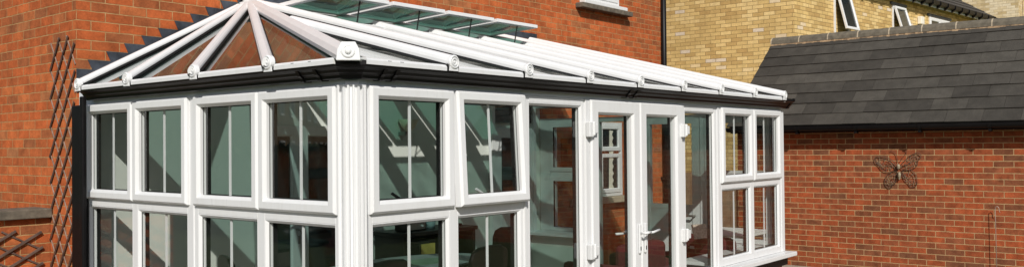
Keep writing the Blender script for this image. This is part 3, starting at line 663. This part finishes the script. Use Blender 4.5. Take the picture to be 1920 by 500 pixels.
tb = thing('dining_table', 'oval dining table with a pale green cloth inside the conservatory', 'table', (2.25, 2.0, 0))
def oval(cx, cy, rx, ry, z0, z1, n=36): return MB().prism([(cx + rx * math.cos(2 * math.pi * k / n), cy + ry * math.sin(2 * math.pi * k / n), z0) for k in range(n)], (0, 0, z1 - z0))
oval(2.25, 2.0, .95, .48, .695, .72).build('tabletop', M['darkwood'], tb, .004)
oval(2.25, 2.0, .91, .44, .7205, .724).build('table_cloth', M['cloth2'], tb)
MB().lathe((2.25, 2.0, .031), Z_, [(.3, 0), (.28, .03), (.06, .08), (.05, .6), (.2, .663)], 20).build('pedestal', M['darkwood'], tb)
rn = oval(2.45, 1.95, .36, .16, .7245, .728).build('table_runner', M['cloth']); tag(rn, 'green oval mat lying on the dining table cloth', 'mat')
def chair(x, y, rz, lab):
    t = thing('dining_chair', lab, 'chair', (0, 0, 0), 'dark leather dining chairs round the table')
    t.location = (x, y, .031); t.rotation_euler = (0, 0, rz)
    def P(mb, nm, mt, bv=0, sm=False):
        o = mb.build(nm, mt, None, bv, sm); o.parent = t; return o
    P(MB().box(-.22, .22, -.22, .22, .42, .48), 'seat', M['leather'], .02)
    bk = MB(); n = 10; vs = []
    outline = [(-.22, .46), (.22, .46), (.235, .78), (.21, .85), (.14, .885), (0, .895), (-.14, .885), (-.21, .85), (-.235, .78)]
    bk.prism([(a, .20 + (z - .46) * .12, z) for a, z in outline], (0, .045, 0)); P(bk, 'backrest', M['leather'], .015)
    for a, b in ((-.19, -.19), (.19, -.19), (-.19, .19), (.19, .19)): P(MB().box(a - .02, a + .02, b - .02, b + .02, 0, .419), 'leg', M['darkwood'])
    return t
chair(1.33, 1.44, R(180), 'dark leather dining chair on the near side of the table, behind the corner window')
chair(2.46, 1.44, R(180), 'dark leather dining chair on the near side of the table, below the tilted open window')
chair(1.02, 2.3, R(70), 'dark leather dining chair at the left end of the table by the gable windows')
chair(3.55, 2.05, R(-90), 'dark leather dining chair at the right end of the table in front of the sideboard')
def armchair(x, y, rz, lab):
    t = thing('armchair', lab, 'armchair', (x, y, .031), 'maroon armchairs at the right end'); t.rotation_euler = (0, 0, rz)
    def P(mb, nm, bv): o = mb.build(nm, M['sofa'], None, bv); o.parent = t
    P(MB().box(-.36, .36, -.34, .30, .10, .38), 'seat', .04); P(MB().box(-.36, .36, .18, .38, .385, .74), 'backrest', .06)
    for s in (-1, 1): P(MB().box(s * .37, s * .47, -.36, .36, .06, .55), 'armrest', .04)
    for s in (-1, 1):
        for q in (-.3, .3): P(MB().box(s * .4 - .02, s * .4 + .02, q - .02, q + .02, 0, .059), 'leg', 0)
armchair(4.55, 1.25, R(180), 'maroon fabric armchair seen through the right hand french door')
armchair(5.20, .80, R(250), 'maroon fabric armchair in the corner behind the narrow pane and right windows')
mg = MB().prism([(5.02, .62, .78), (5.22, .56, .78), (5.23, .60, .92), (5.03, .66, .92)], (.01, .012, 0)).build('greetings_card', M['redfloor']); tag(mg, 'printed card standing on the maroon armchair back beside the narrow pane', 'card')

# ------------------------------------------------------------------ garden wall + trellises on the left
gw = thing('garden_wall', 'low red brick garden wall with a weathered stone coping at the left edge', 'wall', (-2, 3.7, 0))
MB().box(-1.0, -.003, 3.655, 3.87, 0, 1.215).build('brickwork', M['brick_house'], gw)
x = -1.04
while x < -.01:
    x2 = min(x + .52, -.004); MB().box(x + .003, x2 - .003, 3.60, 3.92, 1.2155, 1.288).build('coping_stone', M['stone'], gw, .008); x = x2
def lattice(name, label, O, U, W, H, slope, spacing, wS, tS, n_, mat, clipfn=None, cat='trellis'):
    """two crossing sets of slats in the U/Z plane, in two layers"""
    t = thing(name, label, cat, O); N = Vector(n_)
    for layer, sg in ((0, -1), (1, 1)):
        c = -slope * W - H
        k = int((-slope * W) / spacing) - 2
        while k * spacing < H + slope * W:
            c = k * spacing; k += 1
            # line v = c + sg*slope*u , clip to rect
            pts = []
            for u in (0, W):
                v = c + sg * slope * u
                if 0 <= v <= H: pts.append((u, v))
            for v in (0, H):
                u = (v - c) / (sg * slope)
                if 0 < u < W: pts.append((u, v))
            if len(pts) < 2: continue
            pts = sorted(pts)[:1] + sorted(pts)[-1:]
            (u0, v0), (u1, v1) = pts
            ln_ = math.hypot(u1 - u0, v1 - v0)
            if ln_ < .12: continue
            e = random.uniform(.0, .025)
            du, dv_ = (u1 - u0) / ln_ * e, (v1 - v0) / ln_ * e
            off = N * (.002 + layer * (tS + .001) + tS / 2)
            p = Vector(O) + Vector(U) * (u0 - du) + Z_ * (v0 - dv_) + off; q = Vector(O) + Vector(U) * (u1 + du) + Z_ * (v1 + dv_) + off
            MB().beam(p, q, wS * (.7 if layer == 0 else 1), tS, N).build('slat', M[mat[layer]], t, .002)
    return t
# on the house side wall: u runs from the conservatory (y=3.2) back
lattice('wall_trellis', 'tall dark brown expanding trellis fixed to the side wall beside the black downpipe', (0, 3.63, .15), -Y_, .42, 2.47, 1.5, .222, .020, .006, -X_, ('wood_sunlit', 'wood_dark'))
lattice('leaning_trellis', 'low dark wooden trellis on the garden wall below the stone coping', (-.98, 3.655, .1), X_, .90, 1.02, .56, .125, .020, .011, -Y_, ('wood_grey', 'wood_grey'))

# ------------------------------------------------------------------ garage
GX = 9.1; gy1 = 2.03; gy0 = -8.0; GE = 2.03; GR = (10.64, 3.40)
ga = thing('garage', 'low red brick garage with a dark tiled roof and black gutter on the right', 'garage', (GX, -2, 0))
MB().box(GX, 12.1, gy0, gy1, 0, 1.98).build('wall', M['brick_garage'], ga)
gg = MB(); gg.prism([(GX + .02, gy1 - .2, 1.981), (12.08, gy1 - .2, 1.981), (GR[0], gy1 - .2, 3.33)], (0, .19, 0)); gg.build('gable_wall', M['brick_garage'], ga)
ex, ez = GX - .225, GE - .045
sl_ = Vector((GR[0] - ex, 0, GR[1] - ez)); ln_ = sl_.length; sd_ = sl_.normalized(); nn = Vector((-sd_.z, 0, sd_.x))
NR = 9; gz = ln_ / NR
rt = MB(); rng = random.Random(3)
uvs = {}
yb = gy1 + .06
TW = .42
for k in range(NR):
    a = Vector((ex, 0, ez)) + sd_ * (k * gz) ; b = Vector((ex, 0, ez)) + sd_ * ((k + 1) * gz + .03)
    y = yb; first = True
    step = TW * (.5 if k % 2 else 1)
    while y > gy0 - .1:
        y2 = max(y - step, gy0 - .1); step = TW
        j = rng.uniform(-.0035, .0035); j2 = rng.uniform(-.0025, .0025)
        p0 = a + nn * (.020 + j) - sd_ * (.004 * rng.random()); p1 = b + nn * (.004 + j2)
        rt.prism([(p0.x, y - .0016, p0.z), (p1.x, y - .0016, p1.z), (p1.x - nn.x * .012, y - .0016, p1.z - nn.z * .012), (p0.x - nn.x * .016, y - .0016, p0.z - nn.z * .016)], (0, -(y - y2) + .0032, 0)); y = y2
def uvg(co): return (co.y + 50 + .21 * (int((Vector((co.x - ex, 0, co.z - ez)).dot(sd_) + 1e-3) // gz) % 2), Vector((co.x - ex, 0, co.z - ez)).dot(sd_))
rt.build('roof', M['tile'], ga, uvf=[rng.random() for _ in range(len(rt.v) // 8 + 1)])
bk = MB(); q0 = Vector((12.2, 0, ez)); bk.prism([(GR[0], gy0 - .1, GR[1]), (12.25, gy0 - .1, ez), (12.25, gy0 - .1, ez - .03), (GR[0], gy0 - .1, GR[1] - .03)], (0, yb - gy0 + .1, 0)); bk.build('rear_roof', M['tile2'], ga)
ul = MB(); ul.prism([(ex + .0, gy0 - .08, ez - .02), (GR[0], gy0 - .08, GR[1] - .02), (GR[0], gy0 - .08, GR[1] - .05), (ex + .0, gy0 - .08, ez - .05)], (0, yb - gy0 + .05, 0)); ul.build('roof_underlay', M['gasket'], ga)
# mortar bedding and ridge tiles
bd_ = MB(); y = yb - .01
while y > gy0:
    hgt = rng.uniform(.0, .014)
    s = rng.uniform(.03, .09); p = Vector((GR[0], 0, GR[1])) - sd_ * (.165 + hgt * 2)
    bd_.prism([(p.x, y, p.z + .008), (p.x + .05, y, p.z + .085), (p.x + .16, y, p.z + .085), (p.x + .16, y, p.z)], (0, -s + .001, 0)); y -= s
bd_.build('ridge_mortar', M['bedding'], ga)
y = yb
while y > gy0:
    y2 = y - .455
    dz = rng.uniform(-.004, .006)
    cx, cz = GR[0] + .005, GR[1] - .075 + dz
    out = []
    for t in range(0, 9):
        th = math.pi * t / 8; out.append((cx - .125 * math.cos(th), .125 * math.sin(th) ** .8 * .95))
    sec = [(a, y - .005, cz + .012 + b) for a, b in out]; inn = [(cx + (a - cx) * .88, y - .005, cz + .012 + b * .86) for a, b in out][::-1]
    MB().prism(sec + inn, (0, -(y - y2) + .012, 0)).build('ridge_tile', M['ridge'], ga)
    jm = MB(); jm.prism([(cx + (a - cx) * 1.03, y + .006, cz + .012 + b * 1.03) for a, b in out] + [(cx + (a - cx) * .85, y + .006, cz + .012 + b * .85) for a, b in out][::-1], (0, -.016, 0)); jm.build('ridge_joint', M['sill_stone'], ga)
    y = y2
# gutter (half round) on brackets + fascia
MB().box(GX - .165, GX - .002, gy0, gy1 + .03, 1.89, 1.975).build('fascia', M['gutter'], ga)
gm = MB(); ang = [math.pi * t / 10 for t in range(11)]
cx, cz, r_ = GX - .230, 1.975, .060
oc = [(cx - r_ * math.cos(t), cz - r_ * 1.15 * math.sin(t)) for t in ang]; ic = [(cx - (r_ - .006) * math.cos(t), cz - (r_ * 1.15 - .006) * math.sin(t)) for t in ang][::-1]
gm.prism([(a, gy0, b) for a, b in oc + ic], (0, gy1 + .05 - gy0, 0)); gm.build('gutter', M['gutter'], ga, smooth=False)
y = 1.95 - .09
yy = .94
for k in range(12):
    yk = 1.02 + .0 - k * .80 + .8
    bk_ = MB(); bk_.prism([(a, yk, b) for a, b in [(cx - (r_ + .007) * math.cos(t), cz - (r_ * 1.15 + .012) * math.sin(t)) for t in ang] + ic], (0, .035, 0)); bk_.box(cx - .02, GX - .1655, yk, yk + .035, cz - .105, cz - .06); bk_.build('gutter_bracket', M['gutter'], ga)

# butterfly wall decoration
bf = thing('butterfly_ornament', 'rusty metal butterfly ornament hung on the garage brick wall', 'wall ornament', (GX, -.25, 1.42))
S_ = 1 / 152.
def bp(px, py, d=.016):  # local drawing units (5 per photo pixel) -> metres on the wall
    return Vector((GX - d, -.25 - (px - 333) / 5 * S_ * 1.0, 1.405 - (py - 215) / 5 / 140.))
def spline(pts, n=8, closed=False):
    P = [Vector(p) for p in pts]; out = []; N = len(P)
    for i in range(N if closed else N - 1):
        p0 = P[(i - 1) % N] if (closed or i) else P[0]; p1 = P[i]; p2 = P[(i + 1) % N]; p3 = P[(i + 2) % N] if (closed or i + 2 < N) else P[-1]
        for k in range(n):
            t = k / n; out.append(.5 * ((2 * p1) + (-p0 + p2) * t + (2 * p0 - 5 * p1 + 4 * p2 - p3) * t * t + (-p0 + 3 * p1 - 3 * p2 + p3) * t ** 3))
    if not closed: out.append(P[-1])
    return out
wings = {
 'ul': [(305, 190), (265, 145), (200, 115), (130, 108), (98, 130), (105, 165), (140, 195), (160, 225), (205, 250), (260, 248), (305, 232)],
 'ur': [(350, 185), (400, 135), (440, 100), (495, 75), (532, 88), (535, 118), (508, 150), (500, 190), (470, 215), (420, 232), (360, 225)],
 'll': [(308, 245), (255, 255), (215, 285), (190, 325), (195, 370), (225, 402), (255, 395), (262, 370), (290, 355), (300, 310)],
 'lr': [(360, 240), (430, 232), (475, 260), (495, 310), (492, 365), (465, 388), (430, 382), (415, 355), (385, 335), (362, 290)]}
for kx, pts in wings.items():
    vb = MB(); wmb = MB(); P3 = [bp(a, b, .022 if kx[0] == 'u' else .016) for a, b in pts]
    wmb.tube(spline(P3, 6, True), .0042, 6, True)
    cxy = (sum(a for a, b in pts) / len(pts), sum(b for a, b in pts) / len(pts)); root = (322, 212) if kx == 'ul' else (345, 212) if kx == 'ur' else (318, 258) if kx == 'll' else (352, 258)
    # inner loops and curled veins
    inner = [bp(cxy[0] + (a - cxy[0]) * .62, cxy[1] + (b - cxy[1]) * .62) for a, b in pts]; vb.tube(spline(inner, 5, True), .003, 5, True)
    for a, b in pts:
        mx_, my = cxy[0] + (a - cxy[0]) * .15, cxy[1] + (b - cxy[1]) * .15
        e = (a - cxy[0]) * .9 + cxy[0], (b - cxy[1]) * .9 + cxy[1]; c = ((mx_ + e[0]) / 2 + (e[1] - my) * .22, (my + e[1]) / 2 - (e[0] - mx_) * .22)
        vb.tube(spline([bp(mx_, my), bp(*c), bp(*e), bp(e[0] + (c[0] - e[0]) * .4, e[1] + (c[1] - e[1]) * .1)], 5), .0024, 5)
    wmb.tube([bp(*root), bp(*cxy)], .004, 5)
    wg = wmb.build('wing', M['rusty'], bf, smooth=True); vb.build('filigree', M['vein'], wg, smooth=True)
bm_ = MB(); bm_.lathe(bp(327, 205, .035) + Vector((0, 0, -.035)), Z_, [(.005, 0), (.019, .018), (.024, .04), (.021, .062), (.006, .076)], 14); bm_.lathe(bp(335, 285, .035) + Vector((0, 0, -.06)), Z_, [(.004, 0), (.013, .02), (.021, .055), (.021, .08), (.011, .112)], 14)
bm_.build('body', M['bodystone'], bf, smooth=True)
an = MB(); an.tube(spline([bp(318, 165), bp(305, 100), bp(285, 70), bp(255, 62), bp(240, 70)], 6), .003, 5); an.tube(spline([bp(335, 165), bp(365, 120), bp(395, 85), bp(402, 62), bp(385, 60)], 6), .003, 5)
an.build('antennae', M['rusty'], bf, smooth=True)

hk = MB(); yh, xh = -1.385, GX - .085
hk.tube([(xh, yh + .0, .0), (xh, yh + .008, .90)] + [(xh, yh - .012 + .022 * math.cos(t), .915 + .035 * math.sin(t)) for t in (0, .8, 1.6, 2.4, 3.1)] + [(xh, yh - .036, .885), (xh, yh - .046, .875)], .0042, 6)
h_ = hk.build('shepherd_hook', M['rod'], None, smooth=True); tag(h_, 'thin pale metal rod with a hooked top standing against the garage wall', 'garden hook')

# ------------------------------------------------------------------ fence between garage and house, garden table outside
fe = thing('garden_fence', 'weathered brown boarded fence seen through the right hand windows', 'fence', (9.1, 2.6, 0))
y = 2.06
while y < 3.15:
    MB().box(9.16, 9.18, y, y + .125, .03, 1.30 + .02 * random.random()).build('board', M['fence'], fe); y += .13
for z in (.35, 1.1): MB().box(9.1825, 9.22, 2.05, 3.18, z, z + .07).build('fence_rail', M['fence'], fe)
gt2 = thing('garden_table', 'white slatted garden table outside beyond the right hand windows', 'table', (7.4, 1.1, 0))
for k in range(9): MB().box(6.4, 7.3, .72 + k * .11, .82 + k * .11, .66, .685).build('slat', M['render'], gt2, .004)
for a in (6.5, 7.2):
    MB().box(a - .03, a + .03, .74, 1.68, .60, .659).build('cross_rail', M['render'], gt2)
    for b in (.8, 1.6): MB().box(a - .025, a + .025, b - .025, b + .025, .02, .599).build('leg', M['render'], gt2)

# ------------------------------------------------------------------ yellow house
yh_ = thing('yellow_brick_house', 'yellow brick house with a dark tiled roof beyond the garage', 'house', (13, 2.66, 0))
MB().box(13, 13.3, 2.66, 15, 0, 8.0).build('gable_wall', M['brick_yellow'], yh_)
th = R(-6.67); D = Vector((math.cos(th), math.sin(th), 0)); NB = Vector((D.y, -D.x, 0))  # NB points towards the viewer (-y)
wb = MB().box(0.003, 10.2, 0, .3, 0, 5.0).build('front_wall', M['brick_yellow'], None); wb.parent = yh_; wb.rotation_euler = (0, 0, th)
MB().prism([Vector((13, 2.66, 0)) + D * 10.2, Vector((13, 2.66, 0)) + D * 9.9, Vector((13, 2.66, 0)) + D * 9.9 - NB * 9, Vector((13, 2.66, 0)) + D * 10.2 - NB * 9], (0, 0, 5)).build('end_wall', M['brick_yellow'], yh_)
OB = Vector((13, 2.66, 0))
def yb_(s, o, z): return OB + D * s + NB * o + Z_ * z
# window openings are shallow recessed frames
wall_window(yh_, yb_(1.60, 0.0, 3.42), D, NB, .64, 1.42, [(.03, .61, .56, 1.39, R(14))], mats=('pvc', 'dark_glass'), fw=.05)
MB().prism([yb_(1.65, .004, 3.47), yb_(2.19, .004, 3.47), yb_(2.19, .004, 3.96), yb_(1.65, .004, 3.96)], NB * .006).build('pane', M['dark_glass'], yh_)
wall_window(yh_, yb_(4.42, 0.0, 4.16), D, NB, .66, .64, [(.03, .63, .03, .61, R(16))], fw=.05)
wall_window(yh_, yb_(6.55, 0.0, 4.02), D, NB, 1.30, .72, [(.03, .64, .03, .69, 0), (.66, 1.27, .03, .69, 0)], fw=.05)
for s0, s1, z in ((1.5, 2.34, 4.86), (4.32, 5.18, 4.81), (6.45, 7.95, 4.76)):
    MB().prism([yb_(s0, .005, z), yb_(s1, .005, z), yb_(s1, .035, z), yb_(s0, .035, z)], Z_ * .06).build('lintel', M['lead'], yh_)
MB().prism([yb_(5.86, .001, 4.50), yb_(6.06, .001, 4.50), yb_(6.06, .09, 4.50), yb_(5.86, .09, 4.50)], Z_ * .18).build('alarm_box', M['ventbox'], yh_, .01)
# roof of the yellow house
e0 = -.35; ev = .20
rr = MB(); A0 = yb_(-.0, ev, 5.08); A1 = yb_(10.75, ev, 5.08); up = Vector((0, 0, 0)) - NB * 4.6 + Z_ * 3.0
NC = 16
for k in range(NC):
    a = up * (k / NC); b = up * ((k + 1) / NC + .01); nrm = D.cross(up).normalized(); nrm = nrm if nrm.z > 0 else -nrm
    rr.prism([A0 + a + nrm * .03, A0 + b + nrm * .008, A0 + b - nrm * .01, A0 + a - nrm * .01], A1 - A0)
rr.build('roof', M['tile2'], yh_, uvf=[random.random() for _ in range(40)])
MB().prism([yb_(0, .001, 4.985), yb_(10.6, .001, 4.985), yb_(10.6, .16, 4.985), yb_(0, .16, 4.985)], Z_ * .02).build('soffit', M['beam'], yh_)
MB().prism([yb_(0, .161, 4.93), yb_(10.7, .161, 4.93), yb_(10.7, .185, 4.93), yb_(0, .185, 4.93)], Z_ * .16).build('fascia', M['beam'], yh_)
gmb = MB(); gmb.prism([yb_(0, .19, 5.06), yb_(0, .186, 4.99), yb_(0, .23, 4.965), yb_(0, .28, 4.99), yb_(0, .29, 5.06)], D * 10.8); gmb.build('gutter', M['gutter'], yh_)
for k in range(22):
    s = .3 + k * .48; MB().prism([yb_(s, .187, 5.07), yb_(s, .187, 4.90), yb_(s, .24, 4.93), yb_(s, .302, 4.98), yb_(s, .302, 5.07)], D * .05).build('gutter_bracket', M['gutter'], yh_)
MB().tube([yb_(10.5, .24, 4.97), yb_(10.5, .22, 4.86), yb_(10.3, .06, 4.6), yb_(10.3, .05, 0)], .04, 8).build('downpipe', M['gutter'], yh_)
# wall behind gable (roof side) so that the sky is closed
pb = thing('pale_brick_house', 'paler stained brick house far behind the tiled garage roof', 'house', (26, 0, 0))
MB().box(26, 34, 1.04, 9, 0, 9).build('wall', M['brick_pale'], pb)
MB().box(26.6, 34, -8, 1.03, 0, 9).build('rear_wall', M['brick_pale'], pb)
MB().box(25.98, 25.999, 1.75, 1.95, 4.0, 8.9).build('water_stain_strip', M['brick_pale'], pb) if 0 else None
MB().prism([(25.6, -8.4, 9), (34.4, -8.4, 9), (30, -8.4, 11.5)], (0, 17.8, 0)).build('roof', M['tile2'], pb)

# ------------------------------------------------------------------ surroundings seen as reflections
nb = thing('neighbouring_house', 'yellow brick neighbouring house coloured brown to dim its reflection, with white windows, seen reflected in the left hand panes', 'house', (-14.85, 21.9, 0))
a_ = R(-45.8); nb.rotation_euler = (0, 0, a_)
def NBp(mb, nm, mt, uvf=None): o = mb.build(nm, mt, None); o.parent = nb; return o
NBp(MB().box(-22, 1.5, 0, 8, 0, 5.4), 'wall', M['brick_yellow_dimmed']); NBp(MB().prism([(-22.4, -.5, 5.4), (-22.4, 8.5, 5.4), (-22.4, 4, 8.4)], (24.3, 0, 0)), 'roof', M['tile2'])
for xw in (-20, -17.2, -14.4, -11.6, -8.8, -6, -3.2, -.6):
    for z in (.8, 2.95):
        NBp(MB().ring((xw, -.02, z), X_, Z_, -Y_, 1.1, 1.2, [(0, 0), (0, .06), (.07, .06), (.07, 0)]), 'window_frame', M['pvc']); NBp(MB().box(xw + .06, xw + 1.04, -.03, -.001, z + .06, z + 1.14), 'window_pane', M['dark_glass']); NBp(MB().box(xw + .5, xw + .56, -.05, -.032, z + .07, z + 1.13), 'glazing_bar', M['pvc'])
def hedge(label, x0, x1, y0, y1, h, seed):
    rg_ = random.Random(seed); mb = MB(); n = int(abs((x1 - x0) + (y1 - y0)) * 260)
    mb.box(x0 + .15, x1 - .15, y0 + .15, y1 - .15, 0, h - .15)
    for _ in range(min(n, 6000)):
        f = rg_.random(); side = rg_.choice('ftb')
        p = Vector((rg_.uniform(x0, x1), rg_.uniform(y0, y1), rg_.uniform(.05, h)))
        if side == 't': p.z = h - rg_.random() * .12
        elif x1 - x0 > y1 - y0: p.y = (y0 if side == 'f' else y1) + rg_.uniform(-.1, .1)
        else: p.x = (x0 if side == 'f' else x1) + rg_.uniform(-.1, .1)
        a = Vector((rg_.gauss(0, 1), rg_.gauss(0, 1), rg_.gauss(0, 1))).normalized() * .13; b = a.cross(Vector((rg_.gauss(0, 1), rg_.gauss(0, 1), rg_.gauss(0, 1)))).normalized() * .09
        mb.add([p - a, p + b, p + a, p - b], [(0, 1, 2, 3)])
    o = mb.build('hedge', M['leaf']); tag(o, label, 'hedge')
M['leaf'] = plain('hedge_leaves', (.035, .07, .018), .7, .5, 5)
hedge('long dark green hedge added out of view behind the viewer to block low sky', -16, 14, -12.5, -11.3, 3.2, 1)  # unseen, added to keep low sky out of the front glass
hedge('dark green hedge along the left side of the garden', -9.5, -8.3, -11, 16, 1.75, 2)
